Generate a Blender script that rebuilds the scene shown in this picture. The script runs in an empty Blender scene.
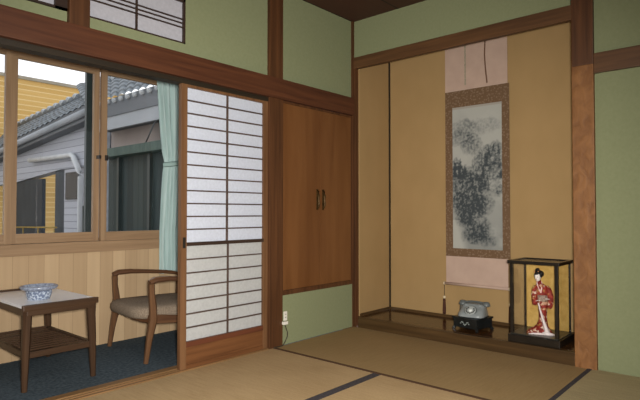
import bpy, bmesh, math, random
from mathutils import Vector, Matrix, noise as mnoise
random.seed(7)
R = math.radians
COL = bpy.context.scene.collection

# ------------------------------------------------------------------ helpers
def lin(c):
    out = []
    for v in c:
        v = v / 255.0
        out.append(v / 12.92 if v <= 0.04045 else ((v + 0.055) / 1.055) ** 2.4)
    return (out[0], out[1], out[2], 1.0)

def new_mat(name, rough=0.6, spec=0.3):
    m = bpy.data.materials.new(name); m.use_nodes = True
    nt = m.node_tree; b = nt.nodes['Principled BSDF']
    b.inputs['Roughness'].default_value = rough
    b.inputs['Specular IOR Level'].default_value = spec
    return m, nt, b

def noise_mat(name, c1, c2, scale=(8, 8, 8), rough=0.6, spec=0.3, detail=4, lo=0.3, hi=0.7, bump=0.0, metal=0.0, dist=0.0):
    m, nt, b = new_mat(name, rough, spec)
    tc = nt.nodes.new('ShaderNodeTexCoord'); mp = nt.nodes.new('ShaderNodeMapping')
    mp.inputs['Scale'].default_value = scale
    n = nt.nodes.new('ShaderNodeTexNoise'); n.inputs['Scale'].default_value = 1.0
    n.inputs['Detail'].default_value = detail; n.inputs['Distortion'].default_value = dist
    r = nt.nodes.new('ShaderNodeValToRGB')
    r.color_ramp.elements[0].position = lo; r.color_ramp.elements[0].color = lin(c1)
    r.color_ramp.elements[1].position = hi; r.color_ramp.elements[1].color = lin(c2)
    L = nt.links
    L.new(tc.outputs['Object'], mp.inputs['Vector']); L.new(mp.outputs[0], n.inputs['Vector'])
    L.new(n.outputs['Fac'], r.inputs[0]); L.new(r.outputs[0], b.inputs['Base Color'])
    b.inputs['Metallic'].default_value = metal
    if bump:
        bp = nt.nodes.new('ShaderNodeBump'); bp.inputs['Strength'].default_value = bump
        bp.inputs['Distance'].default_value = 0.01
        L.new(n.outputs['Fac'], bp.inputs['Height']); L.new(bp.outputs[0], b.inputs['Normal'])
    return m

def wood(name, c1, c2, axis='z', rough=0.5, spec=0.35, across=34, along=1.6, **k):
    s = [across] * 3; s['xyz'.index(axis)] = along
    return noise_mat(name, c1, c2, tuple(s), rough, spec, detail=5, dist=0.6, **k)

def board_mat(name, c1, c2, axis, width, line, grain_axis='z', rough=0.55, groove=0.04):
    """boards of a given width along one axis with dark joints and grain"""
    m, nt, b = new_mat(name, rough, 0.25); L = nt.links; N = nt.nodes.new
    tc = N('ShaderNodeTexCoord'); sp = N('ShaderNodeSeparateXYZ'); L.new(tc.outputs['Object'], sp.inputs[0])
    d = N('ShaderNodeMath'); d.operation = 'DIVIDE'; d.inputs[1].default_value = width
    L.new(sp.outputs['XYZ'.index(axis.upper())], d.inputs[0])
    fl = N('ShaderNodeMath'); fl.operation = 'FLOOR'; L.new(d.outputs[0], fl.inputs[0])
    fr = N('ShaderNodeMath'); fr.operation = 'FRACT'; L.new(d.outputs[0], fr.inputs[0])
    wn = N('ShaderNodeTexWhiteNoise'); wn.noise_dimensions = '1D'; L.new(fl.outputs[0], wn.inputs['W'])
    s = [30] * 3; s['xyz'.index(grain_axis)] = 1.5
    mp = N('ShaderNodeMapping'); mp.inputs['Scale'].default_value = s; L.new(tc.outputs['Object'], mp.inputs[0])
    n = N('ShaderNodeTexNoise'); n.inputs['Scale'].default_value = 1; n.inputs['Detail'].default_value = 4
    L.new(mp.outputs[0], n.inputs['Vector'])
    ad = N('ShaderNodeMath'); ad.operation = 'ADD'; L.new(wn.outputs['Value'], ad.inputs[0]); L.new(n.outputs['Fac'], ad.inputs[1])
    hf = N('ShaderNodeMath'); hf.operation = 'MULTIPLY'; hf.inputs[1].default_value = 0.5; L.new(ad.outputs[0], hf.inputs[0])
    r = N('ShaderNodeValToRGB'); r.color_ramp.elements[0].position = 0.2; r.color_ramp.elements[1].position = 0.8
    r.color_ramp.elements[0].color = lin(c1); r.color_ramp.elements[1].color = lin(c2); L.new(hf.outputs[0], r.inputs[0])
    lt = N('ShaderNodeMath'); lt.operation = 'LESS_THAN'; lt.inputs[1].default_value = groove; L.new(fr.outputs[0], lt.inputs[0])
    mx = N('ShaderNodeMix'); mx.data_type = 'RGBA'; L.new(lt.outputs[0], mx.inputs[0])
    L.new(r.outputs[0], mx.inputs[6]); mx.inputs[7].default_value = lin(line)
    L.new(mx.outputs[2], b.inputs['Base Color'])
    return m

def attr_mat(name, rough=0.8):
    m, nt, b = new_mat(name, rough, 0.1)
    a = nt.nodes.new('ShaderNodeAttribute'); a.attribute_name = 'Ink'
    nt.links.new(a.outputs['Color'], b.inputs['Base Color'])
    return m

def glass_mat(name, refl=0.06, tint=(1, 1, 1, 1), rough=0.0):
    m = bpy.data.materials.new(name); m.use_nodes = True; nt = m.node_tree
    nt.nodes.clear(); N = nt.nodes.new
    o = N('ShaderNodeOutputMaterial'); mx = N('ShaderNodeMixShader'); t = N('ShaderNodeBsdfTransparent'); g = N('ShaderNodeBsdfGlossy')
    t.inputs['Color'].default_value = tint; g.inputs['Roughness'].default_value = rough
    lw = N('ShaderNodeLayerWeight'); pw_ = N('ShaderNodeMath'); pw_.operation = 'POWER'; pw_.inputs[1].default_value = 5
    ml = N('ShaderNodeMath'); ml.operation = 'MULTIPLY_ADD'; ml.inputs[1].default_value = .5; ml.inputs[2].default_value = refl
    lw.inputs['Blend'].default_value = .5
    nt.links.new(lw.outputs['Facing'], pw_.inputs[0]); nt.links.new(pw_.outputs[0], ml.inputs[0]); nt.links.new(ml.outputs[0], mx.inputs[0])
    fz = ml; nt.links.new(t.outputs[0], mx.inputs[1]); nt.links.new(g.outputs[0], mx.inputs[2])
    nt.links.new(mx.outputs[0], o.inputs[0])
    return m

def paper_mat(name, c, trans=0.35):
    m, nt, b = new_mat(name, 0.9, 0.05)
    nt.nodes.remove(b); N = nt.nodes.new
    out = [n for n in nt.nodes if n.type == 'OUTPUT_MATERIAL'][0]
    d = N('ShaderNodeBsdfDiffuse'); t = N('ShaderNodeBsdfTranslucent'); mx = N('ShaderNodeMixShader')
    mx.inputs[0].default_value = trans
    tc = N('ShaderNodeTexCoord'); n = N('ShaderNodeTexNoise'); n.inputs['Scale'].default_value = 60; n.inputs['Detail'].default_value = 5
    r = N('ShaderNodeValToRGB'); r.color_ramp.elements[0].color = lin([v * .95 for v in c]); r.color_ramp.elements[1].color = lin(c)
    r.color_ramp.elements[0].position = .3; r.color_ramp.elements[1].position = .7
    L = nt.links; L.new(tc.outputs['Object'], n.inputs['Vector']); L.new(n.outputs['Fac'], r.inputs[0])
    L.new(r.outputs[0], d.inputs[0]); L.new(r.outputs[0], t.inputs[0])
    L.new(d.outputs[0], mx.inputs[1]); L.new(t.outputs[0], mx.inputs[2]); L.new(mx.outputs[0], out.inputs[0])
    return m

# --- mesh builders ------------------------------------------------------
def BM(): return bmesh.new()

def box(bm, x0, x1, y0, y1, z0, z1, bev=0.0, M=None):
    t = bmesh.new()
    vs = [t.verts.new((x, y, z)) for x in (x0, x1) for y in (y0, y1) for z in (z0, z1)]
    for f in ((0, 1, 3, 2), (4, 6, 7, 5), (0, 4, 5, 1), (2, 3, 7, 6), (0, 2, 6, 4), (1, 5, 7, 3)):
        t.faces.new([vs[i] for i in f])
    if bev: bmesh.ops.bevel(t, geom=t.edges[:], offset=bev, segments=2, affect='EDGES', profile=0.7)
    merge(bm, t, M); return bm

def merge(bm, t, M=None):
    mp = {}
    for v in t.verts: mp[v] = bm.verts.new(M @ v.co if M else v.co)
    for f in t.faces:
        try:
            nf = bm.faces.new([mp[v] for v in f.verts]); nf.smooth = f.smooth
        except ValueError: pass
    t.free()

def loft(bm, rings, closed=True, caps=True, smooth=True, loop=False):
    """rings: list of lists of points, all the same length"""
    rv = [[bm.verts.new(p) for p in r] for r in rings]
    n = len(rings[0]); m = len(rv)
    for i in range(m if loop else m - 1):
        a, b = rv[i], rv[(i + 1) % m]
        for j in range(n if closed else n - 1):
            k = (j + 1) % n
            f = bm.faces.new((a[j], a[k], b[k], b[j])); f.smooth = smooth
    if caps and closed and not loop:
        bm.faces.new(rv[0][::-1]); bm.faces.new(rv[-1])
    return bm

def frame_rings(path, section):
    """section(i) -> list of 2-D points; swept along path with a stable frame"""
    pts = [Vector(p) for p in path]; rings = []
    for i, p in enumerate(pts):
        d = (pts[min(i + 1, len(pts) - 1)] - pts[max(i - 1, 0)]).normalized()
        up = Vector((0, 0, 1)) if abs(d.z) < 0.92 else Vector((0, 1, 0))
        s = d.cross(up).normalized(); u = s.cross(d).normalized()
        rings.append([p + s * a + u * b for a, b in section(i)])
    return rings

def tube(bm, path, r, n=8):
    rr = r if isinstance(r, (list, tuple)) else [r] * len(path)
    loft(bm, frame_rings(path, lambda i: [(rr[i] * math.cos(2 * math.pi * k / n), rr[i] * math.sin(2 * math.pi * k / n)) for k in range(n)]))
    return bm

def bar(bm, path, w, h, c=0.25):
    """rounded rectangular bar along path; w,h numbers or lists"""
    ww = w if isinstance(w, (list, tuple)) else [w] * len(path)
    hh = h if isinstance(h, (list, tuple)) else [h] * len(path)
    def sec(i):
        a, b = ww[i] / 2, hh[i] / 2; e = min(a, b) * c * 2
        return [(-a + e, -b), (a - e, -b), (a, -b + e), (a, b - e), (a - e, b), (-a + e, b), (-a, b - e), (-a, -b + e)]
    loft(bm, frame_rings(path, sec), smooth=False); return bm

def lathe(bm, prof, c=(0, 0, 0), n=28, sx=1, sy=1):
    rings = [[Vector((c[0] + r * sx * math.cos(2 * math.pi * k / n), c[1] + r * sy * math.sin(2 * math.pi * k / n), c[2] + z)) for k in range(n)] for r, z in prof]
    loft(bm, rings); return bm

def ball(bm, c, r, sx=1, sy=1, sz=1, M=None, seg=16):
    t = bmesh.new(); bmesh.ops.create_uvsphere(t, u_segments=seg, v_segments=max(6, seg // 2 + 2), radius=r)
    for f in t.faces: f.smooth = True
    for v in t.verts: v.co = Vector((v.co.x * sx, v.co.y * sy, v.co.z * sz))
    merge(bm, t, Matrix.Translation(c) @ (M or Matrix.Identity(4))); return bm

def prism(bm, poly, axis, a, b):
    """poly: 2-D points in the two other axes (in xyz order), extruded along axis from a to b"""
    def P(p, t):
        q = list(p); q.insert('xyz'.index(axis), t); return Vector(q)
    loft(bm, [[P(p, a) for p in poly], [P(p, b) for p in poly]], smooth=False); return bm

def obj(name, bm, mat, parent=None, world=True, kind=None):
    """one mesh object; with a parent and world=True the shape was drawn in world space"""
    bmesh.ops.recalc_face_normals(bm, faces=bm.faces[:])
    me = bpy.data.meshes.new(name)
    if parent is not None and world:
        o = Vector((0, 0, 0)); q = parent
        while q is not None: o += q.location; q = q.parent
        for v in bm.verts: v.co -= o
    bm.to_mesh(me); bm.free()
    ob = bpy.data.objects.new(name, me); COL.objects.link(ob)
    me.materials.append(mat)
    if parent is not None: ob.parent = parent
    if kind: ob['kind'] = kind
    return ob

def struct(name, bm, mat, parent=None):
    return obj(name, bm, mat, parent, kind='structure')

def thing(name, label, cat, loc=(0, 0, 0), rz=0, group=None):
    o = bpy.data.objects.new(name, None); COL.objects.link(o); o.empty_display_size = 0.1
    o.location = loc; o.rotation_euler = (0, 0, rz)
    o['label'] = label; o['category'] = cat
    if group: o['group'] = group
    return o

def tag(o, label, cat, group=None):
    o['label'] = label; o['category'] = cat
    if group: o['group'] = group
    return o

def B(*a, **k): return box(BM(), *a, **k)

# ------------------------------------------------------------------ materials
M = {}
M['post'] = wood('red_brown_post', (66, 40, 22), (94, 59, 34), 'z')
M['beam_x'] = wood('red_brown_beam_x', (66, 36, 22), (92, 54, 33), 'x')
M['beam_y'] = wood('brown_beam_y', (74, 49, 29), (100, 68, 41), 'y')
M['dark_x'] = wood('dark_lintel_x', (34, 28, 20), (50, 40, 28), 'x')
M['ply'] = wood('orange_ply', (98, 60, 30), (118, 77, 42), 'z', rough=0.42, across=9, along=1.0, spec=0.4)
M['panel_x'] = wood('ply_low_panel', (90, 55, 30), (118, 76, 44), 'x')
M['green'] = noise_mat('green_sand_plaster', (128, 132, 99), (133, 137, 104), (60, 60, 60), rough=0.95, spec=0.05, bump=0.03)
M['tan'] = noise_mat('tan_plaster', (160, 131, 89), (167, 137, 94), (5, 5, 3), rough=0.95, spec=0.05)
M['ceil'] = board_mat('dark_ceiling_boards', (66, 40, 32), (84, 52, 40), 'y', 0.45, (30, 18, 14), 'x', groove=0.03)
M['toko_floor'] = wood('dark_glossy_board', (58, 36, 18), (80, 52, 28), 'y', rough=0.16, spec=0.5, across=14)
M['kamachi'] = wood('dark_front_sill', (62, 45, 26), (84, 62, 37), 'y', rough=0.3)
M['shoji_wood'] = wood('shoji_wood', (92, 62, 38), (118, 83, 54), 'z')
M['kumiko'] = wood('kumiko', (64, 50, 44), (86, 68, 58), 'x')
M['paper'] = paper_mat('washi_paper', (226, 230, 240))
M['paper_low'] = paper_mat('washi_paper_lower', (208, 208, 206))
M['dark_bar'] = wood('dark_bar', (44, 32, 26), (62, 46, 36), 'x')
M['blond_z'] = wood('blond_cedar_z', (138, 110, 82), (162, 132, 100), 'z')
M['blond_x'] = wood('blond_cedar_x', (138, 110, 82), (164, 134, 102), 'x')
M['panelling'] = board_mat('cedar_panelling', (176, 148, 114), (198, 170, 134), 'x', 0.098, (150, 122, 90), 'z', groove=0.025)
M['carpet'] = noise_mat('blue_grey_carpet', (64, 73, 80), (92, 102, 108), (50, 50, 50), rough=1.0, spec=0.0, bump=0.3, detail=6)
M['glass'] = glass_mat('clear_pane', 0.025)
M['case_glass'] = glass_mat('case_pane', 0.02)
M['alu'] = noise_mat('dark_aluminium', (36, 46, 46), (52, 62, 62), (4, 4, 4), rough=0.4, spec=0.5)
M['teal'] = noise_mat('teal_curtain_cloth', (164, 186, 182), (184, 204, 200), (24, 24, 4), rough=0.9, spec=0.05)
M['teal_dark'] = noise_mat('teal_tieback', (148, 172, 166), (160, 184, 178), (24, 24, 24), rough=0.9, spec=0.05)
M['black_metal'] = noise_mat('black_metal', (28, 24, 22), (42, 36, 32), (20, 20, 20), rough=0.4, spec=0.5)
M['brass'] = noise_mat('aged_brass', (64, 46, 22), (88, 66, 36), (30, 30, 30), rough=0.45, metal=0.5)
M['white_plastic'] = noise_mat('ivory_plastic', (216, 210, 196), (224, 218, 206), (9, 9, 9), rough=0.4)
M['cord'] = noise_mat('brown_flex', (54, 48, 38), (66, 58, 46), (30, 30, 30))

def tatami_mat(name, c1, c2, axis):
    m, nt, b = new_mat(name, 0.75, 0.15); L = nt.links; N = nt.nodes.new
    tc = N('ShaderNodeTexCoord')
    mp = N('ShaderNodeMapping'); s = [6, 6, 6]; s['xyz'.index(axis)] = 70; mp.inputs['Scale'].default_value = s
    L.new(tc.outputs['Object'], mp.inputs[0])
    n1 = N('ShaderNodeTexNoise'); n1.inputs['Scale'].default_value = 1; n1.inputs['Detail'].default_value = 3; L.new(mp.outputs[0], n1.inputs['Vector'])
    mp2 = N('ShaderNodeMapping'); s2 = [220, 220, 60]; s2['xyz'.index(axis)] = 60; mp2.inputs['Scale'].default_value = s2
    L.new(tc.outputs['Object'], mp2.inputs[0])
    n2 = N('ShaderNodeTexNoise'); n2.inputs['Scale'].default_value = 1; n2.inputs['Detail'].default_value = 1; L.new(mp2.outputs[0], n2.inputs['Vector'])
    n3 = N('ShaderNodeTexNoise'); n3.inputs['Scale'].default_value = 2.2; L.new(tc.outputs['Object'], n3.inputs['Vector'])
    a = N('ShaderNodeMath'); a.operation = 'ADD'; L.new(n1.outputs['Fac'], a.inputs[0]); L.new(n2.outputs['Fac'], a.inputs[1])
    a2 = N('ShaderNodeMath'); a2.operation = 'ADD'; L.new(a.outputs[0], a2.inputs[0]); L.new(n3.outputs['Fac'], a2.inputs[1])
    d = N('ShaderNodeMath'); d.operation = 'DIVIDE'; d.inputs[1].default_value = 3; L.new(a2.outputs[0], d.inputs[0])
    r = N('ShaderNodeValToRGB'); r.color_ramp.elements[0].position = .36; r.color_ramp.elements[1].position = .64
    r.color_ramp.elements[0].color = lin(c1); r.color_ramp.elements[1].color = lin(c2); L.new(d.outputs[0], r.inputs[0])
    L.new(r.outputs[0], b.inputs['Base Color'])
    bp = N('ShaderNodeBump'); bp.inputs['Strength'].default_value = 0.15; bp.inputs['Distance'].default_value = 0.003
    L.new(n2.outputs['Fac'], bp.inputs['Height']); L.new(bp.outputs[0], b.inputs['Normal'])
    return m

# ------------------------------------------------------------------ setting: shell
XB, YB, H = -4.7, -4.6, 2.565            # far ends behind the camera, ceiling height
struct('floor', B(XB, 0.0, YB, -0.0, -0.12, -0.056), noise_mat('subfloor', (90, 70, 50), (100, 80, 60)))
struct('ceiling', B(XB, 0.1, YB, 0.1, H, H + 0.06), M['ceil'])
# left wall (plane y=0): green plaster fields above the long beam, low panel under the closet
bm = BM()
box(bm, -1.665, -0.985, 0.012, 0.09, 1.90, H)
box(bm, -2.262, -1.665, 0.012, 0.09, 1.90, 1.975); box(bm, -2.262, -1.665, 0.012, 0.09, 2.30, H)
box(bm, -3.6, -2.372, 0.012, 0.09, 1.90, 1.972); box(bm, -3.6, -2.372, 0.012, 0.09, 2.30, H)
box(bm, XB, -3.6, 0.012, 0.09, 0, H)
box(bm, -0.85, -0.024, 0.012, 0.09, 1.90, H)
struct('wall_left', bm, M['green'])
struct('wall_left_low', B(-0.85, -0.03, 0.0, 0.09, 0.0, 0.355), M['green']).name = 'wall_left_lower'
# right wall (plane x=0)
bm = BM()
box(bm, 0.0, 0.08, -1.72, 0.0, 2.25, H)
box(bm, 0.008, 0.08, YB, -1.854, -0.05, H)
struct('wall_right', bm, M['green'])
struct('wall_back', B(XB, 0.08, YB - 0.08, YB, -0.05, H), M['green'])
struct('wall_side', B(XB - 0.08, XB, YB, 0.0, -0.05, H), M['green'])
# alcove shell
bm = BM()
box(bm, 0.48, 0.56, -1.80, 0.05, 0.0, 2.62)
box(bm, 0.03, 0.48, -0.035, 0.05, 0.083, 2.24); box(bm, 0.081, 0.48, -0.035, 0.05, 2.24, 2.62); box(bm, 0.0, 0.03, -0.0235, 0.05, 0.083, 2.16)
box(bm, 0.101, 0.48, -1.80, -1.729, 0.083, 2.62)
struct('wall_alcove', bm, M['tan'])
struct('ceiling_alcove', B(0.08, 0.48, -1.72, -0.035, 2.56, 2.62), M['ceil'])
struct('floor_alcove', B(0.03, 0.48, -1.729, -0.035, 0.0, 0.083), M['toko_floor'])
struct('trim_1', B(-0.012, 0.03, -1.729, -0.048, -0.05, 0.083, bev=0.004), M['kamachi'])            # alcove front sill
bm = BM(); box(bm, 0.468, 0.48, -1.729, -0.035, 0.083, 0.105); box(bm, 0.03, 0.468, -0.047, -0.035, 0.083, 0.105)
struct('baseboard_alcove', bm, M['kamachi'])
struct('trim_2', B(0.468, 0.48, -0.047, -0.035, 0.105, 2.6), M['dark_x'])                            # dark corner strip
struct('trim_3', B(-0.012, 0.03, -1.729, -0.001, 2.162, 2.256, bev=0.003), M['beam_y'])                  # alcove lintel
# posts
struct('trim_4', B(-0.982, -0.852, -0.012, 0.11, -0.05, H, bev=0.004), M['post'])
bm = BM(); box(bm, -0.03, 0.0, -0.012, 0.1, -0.05, 1.9); box(bm, -0.024, -0.001, -0.004, 0.1, 1.9, H); box(bm, -0.008, 0.06, -0.024, -0.0, -0.05, 2.161)
struct('trim_5', bm, M['post'])                                                                      # corner post
m_pillar = wood('adzed_orange_post', (114, 73, 37), (140, 95, 53), 'z', rough=0.6, across=22, along=14, bump=0.5)
struct('trim_6', B(-0.02, 0.1, -1.854, -1.729, -0.05, 1.86, bev=0.005), m_pillar)                      # alcove pillar
struct('trim_7', B(-0.02, 0.1, -1.854, -1.729, 1.86, H, bev=0.005), M['post'])
struct('trim_8', B(-0.02, 0.008, YB, -1.855, 1.80, 1.922, bev=0.004), M['beam_y'])                     # beam on right wall
struct('trim_9', B(XB, -0.031, -0.03, 0.012, 1.762, 1.906, bev=0.005), M['beam_x'])                    # long beam on left wall
struct('trim_10', B(-3.6, -0.985, 0.0, 0.068, 1.732, 1.762), M['dark_x'])                               # grooved head rail
struct('trim_11', B(-2.37, -2.264, -0.012, 0.1, 1.906, H, bev=0.004), M['post'])                       # short upper post
bm = BM(); box(bm, -3.6, -0.985, -0.008, 0.012, -0.05, 0.006); box(bm, -3.6, -0.985, 0.012, 0.03, -0.05, -0.004)
box(bm, -3.6, -0.985, 0.03, 0.045, -0.05, 0.006); box(bm, -3.6, -0.985, 0.045, 0.062, -0.05, -0.004); box(bm, -3.6, -0.985, 0.062, 0.12, -0.05, 0.006)
struct('trim_12', bm, wood('floor_track', (112, 82, 50), (144, 108, 70), 'x'))
struct('trim_13', B(-3.6, -3.5, 0.0, 0.11, -0.05, 1.76), M['post'])
# corridor beyond the screens
struct('floor_corridor', B(XB, 0.1, 0.12, 1.2, -0.12, -0.02), M['carpet'])
struct('ceiling_corridor', B(XB, 0.1, 0.1, 1.25, 2.5, 2.56), M['ceil'])
struct('wall_corridor_low', B(XB, 0.1, 1.075, 1.16, -0.02, 0.672), M['panelling']).name = 'wall_corridor_lower'
struct('wall_corridor_upper', B(XB, 0.1, 1.075, 1.16, 2.05, 2.5), wood('lintel_board', (120, 84, 52), (146, 106, 70), 'x'))
struct('wall_corridor_right', B(-0.93, -0.85, 0.11, 1.075, -0.02, 2.5), M['tan'])
struct('wall_corridor_left', B(XB - 0.08, XB, 0.0, 1.16, -0.05, 2.5), M['tan'])
struct('wall_corridor_end', B(-0.98, 0.1, 1.075, 1.16, 0.67, 2.03), M['panelling'])

# ------------------------------------------------------------------ window
w = struct('window_1', B(-4.6, -0.98, 1.03, 1.17, 0.665, 0.742, bev=0.006), M['blond_x'])
bm = BM(); box(bm, -4.6, -0.98, 1.05, 1.17, 2.022, 2.05); box(bm, -1.04, -0.98, 1.05, 1.17, 0.742, 2.022)
obj('window_frame', bm, M['blond_x'], w)
def sash(x0, x1, y, wr=0.042):
    bm = BM()
    box(bm, x0, x0 + wr, y - .016, y + .016, .742, 2.021, bev=.003); box(bm, x1 - wr, x1, y - .016, y + .016, .742, 2.021, bev=.003)
    s = obj('sash_stiles', bm, M['blond_z'], w)
    bm = BM(); box(bm, x0 + wr, x1 - wr, y - .015, y + .015, .742, .808, bev=.003); box(bm, x0 + wr, x1 - wr, y - .015, y + .015, 1.978, 2.021)
    obj('sash_rails', bm, M['blond_x'], s)
    obj('pane', B(x0 + wr, x1 - wr, y - .002, y + .002, .808, 1.978), M['glass'], s)
    return s
sash(-2.95, -2.27, 1.075); sash(-2.27, -1.67, 1.11); sash(-1.67, -1.04, 1.075); sash(-3.7, -2.95, 1.11)
bm = BM(); box(bm, -1.695, -1.68, 1.045, 1.092, 1.345, 1.37); box(bm, -1.645, -1.625, 1.043, 1.062, 1.335, 1.375, bev=.003)
obj('latch', bm, M['black_metal'], w)
bm = BM(); box(bm, -1.725, -1.655, 1.19, 1.22, .70, 2.05); box(bm, -1.745, -1.738, 1.19, 1.2, .72, 1.0)
obj('outer_stile', bm, M['alu'], w)
bm = BM(); box(bm, -4.6, -0.98, 1.19, 1.225, 2.03, 2.08); box(bm, -4.6, -0.98, 1.19, 1.225, .70, .76)
obj('outer_rails', bm, M['alu'], w)

# ------------------------------------------------------------------ upper lattice windows in the wall field
def ranma(n, x0, x1, bars):
    fr = BM(); y0, y1 = 0.012, 0.035
    z0, z1 = 1.975, 2.30
    if n == 1:
        box(fr, x1 - .012, x1, y0 - .004, y1, z0, z1); box(fr, x0, x1, y0 - .004, y1, z0, z0 + .008)
    else:
        box(fr, x1 - .06, x1, y0 - .004, y1, z0, z1); box(fr, x0, x1, y0 - .004, y1, z0, z0 + .012)
    box(fr, x0, x1, y0 - .004, y1, z1 - .07, z1)
    w = struct('window_%d' % (n + 1), fr, M['dark_bar'])
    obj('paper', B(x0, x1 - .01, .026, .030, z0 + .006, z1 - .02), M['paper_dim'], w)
    lat = BM()
    for z in bars: box(lat, x0, x1 - .01, .016, .026, z - .0035, z + .0035)
    for x in ([-1.985] if n == 1 else [-2.9]): box(lat, x - .005, x + .005, .014, .026, z0, z1)
    obj('lattice', lat, M['dark_bar'], w)
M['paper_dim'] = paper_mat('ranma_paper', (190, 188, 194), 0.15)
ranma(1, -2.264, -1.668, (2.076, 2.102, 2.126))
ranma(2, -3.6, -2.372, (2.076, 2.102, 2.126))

# ------------------------------------------------------------------ shoji screen
def shoji(x0, x1, y, label):
    t = thing('shoji_screen', label, 'sliding screen', ((x0 + x1) / 2, y, 0.006))
    a, b_ = y - .016, y + .016
    xl, xr = x0 + .043, x1 - .040
    obj('stile', B(x0, xl, a, b_, .006, 1.74, bev=.003), M['shoji_wood'], t)
    obj('stile', B(xr, x1, a, b_, .006, 1.74, bev=.003), M['shoji_wood'], t)
    obj('top_rail', B(xl, xr, a, b_, 1.715, 1.74), M['shoji_wood'], t)
    bm = BM(); box(bm, xl, xr, a + .002, b_ - .002, .006, .03); box(bm, xl, xr, a + .008, b_ - .004, .03, .135)
    obj('kick_panel', bm, M['panel_x'], t)
    obj('kick_rail', B(xl, xr, a, b_, .135, .168, bev=.003), M['dark_mid'], t)
    zm = .757
    obj('middle_rail', B(xl, xr, a - .002, b_, zm - .011, zm + .011, bev=.002), M['dark_bar'], t)
    obj('upper_paper', B(xl, xr, y + .001, y + .003, zm + .01, 1.716), M['paper'], t)
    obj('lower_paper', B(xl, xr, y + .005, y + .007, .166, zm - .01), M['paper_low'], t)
    bm = BM(); xc = (xl + xr) / 2
    for i in range(1, 12):
        z = zm + .011 + (1.716 - zm - .011) * i / 12
        box(bm, xl, xr, y - .010, y + .001, z - .0042, z + .0042)
    box(bm, xc - .0045, xc + .0045, y - .012, y + .001, zm + .011, 1.716)
    obj('upper_lattice', bm, M['kumiko'], t)
    bm = BM()
    for i in range(1, 7):
        z = .166 + (zm - .011 - .166) * i / 7
        box(bm, xl, xr, y - .004, y + .005, z - .0042, z + .0042)
    box(bm, xc + .008, xc + .017, y - .006, y + .005, .166, zm - .011)
    obj('lower_lattice', bm, M['kumiko'], t)
    obj('finger_pull', B(x0 + .014, x0 + .034, a - .001, a + .004, .735, .80), M['black_metal'], t)
M['dark_mid'] = wood('dark_kick_rail', (76, 40, 26), (100, 56, 36), 'x')
shoji(-1.693, -0.983, .022, 'white paper shoji screen with dark lattice and wooden kick panel, beside the brown closet')

# ------------------------------------------------------------------ closet
t = thing('built_in_closet', 'built-in brown wooden closet with two tall doors above a low green panel', 'closet', (-.44, .05, .355))
bm = BM(); box(bm, -.85, -.032, -.004, .09, .355, .388); box(bm, -.85, -.032, .0, .09, 1.745, 1.76); box(bm, -.85, -.838, .0, .09, .388, 1.745); box(bm, -.044, -.032, .0, .09, .388, 1.745)
obj('frame', bm, M['post'], t)
for x0, x1, hx, hand in ((-.837, -.437, -.468, 1), (-.433, -.045, -.400, -1)):
    d = obj('door', B(x0, x1, .0, .024, .389, 1.744, bev=.003), M['ply'], t)
    bm = BM()
    tube(bm, [(hx, .0, .975), (hx, -.014, .99), (hx, -.02, 1.02), (hx, -.016, 1.05), (hx, -.02, 1.08), (hx, -.014, 1.11), (hx, .0, 1.125)], [.006, .007, .009, .006, .009, .007, .006])
    box(bm, hx - .010, hx + .010, -.003, .001, .97, 1.13, bev=.001)
    obj('handle', bm, M['brass'], d)

# ------------------------------------------------------------------ tatami mats
heri = noise_mat('dark_cloth_edging', (62, 58, 60), (80, 74, 74), (90, 90, 90), rough=0.9, spec=.05)
heri_b = noise_mat('brown_cloth_edging', (78, 58, 44), (96, 72, 54), (90, 90, 90), rough=0.9, spec=.05)
tm_a = tatami_mat('aged_brown_rush', (144, 118, 79), (158, 131, 91), 'y')
tm_b = tatami_mat('aged_tan_rush', (160, 132, 94), (182, 154, 114), 'x')
tm_c = tatami_mat('greenish_tan_rush', (150, 134, 100), (176, 158, 120), 'x')
def mat_(x0, x1, y0, y1, label, m, edges, hm):
    o = obj('tatami_mat', B(x0 + .001, x1 - .001, y0 + .001, y1 - .001, -.054, 0.0, bev=.003), m)
    tag(o, label, 'tatami mat', 'tatami mats on the floor')
    for e in edges:
        w_ = .027; q = .0012
        a = {'x0': (x0 + .001, x0 + w_, y0 + .002, y1 - .002), 'x1': (x1 - w_, x1 - .001, y0 + .002, y1 - .002),
             'y0': (x0 + .002, x1 - .002, y0 + .001, y0 + w_), 'y1': (x0 + .002, x1 - .002, y1 - w_, y1 - .001)}[e]
        obj('cloth_edging', B(*a, -.003, q), hm[e], o)
    return o
mat_(-.95, -.012, -1.80, -.008, 'brownish tatami mat lying along the foot of the alcove', tm_a, ['x0'], {'x0': heri_b})
mat_(-2.75, -.95, -.90, -.008, 'tan tatami mat in front of the shoji screen', tm_b, ['y0'], {'y0': heri})
mat_(-2.75, -.95, -1.80, -.90, 'tatami mat at the middle bottom edge of the photo, below the dark diagonal border', tm_b, ['y0', 'y1'], {'y0': heri, 'y1': heri})
mat_(-1.80, -.0, -2.70, -1.80, 'pale tatami mat with dark border at bottom right, under the green wall', tm_c, ['y1'], {'y1': heri})
bm = BM(); box(bm, -1.80, -.001, YB, -2.70, -.055, -.001); box(bm, XB, -1.80, YB, -1.80, -.055, -.001); box(bm, XB, -2.75, -1.80, -.009, -.055, -.001)
struct('floor_rest', bm, tm_b).name = 'floor_matting'

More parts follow.
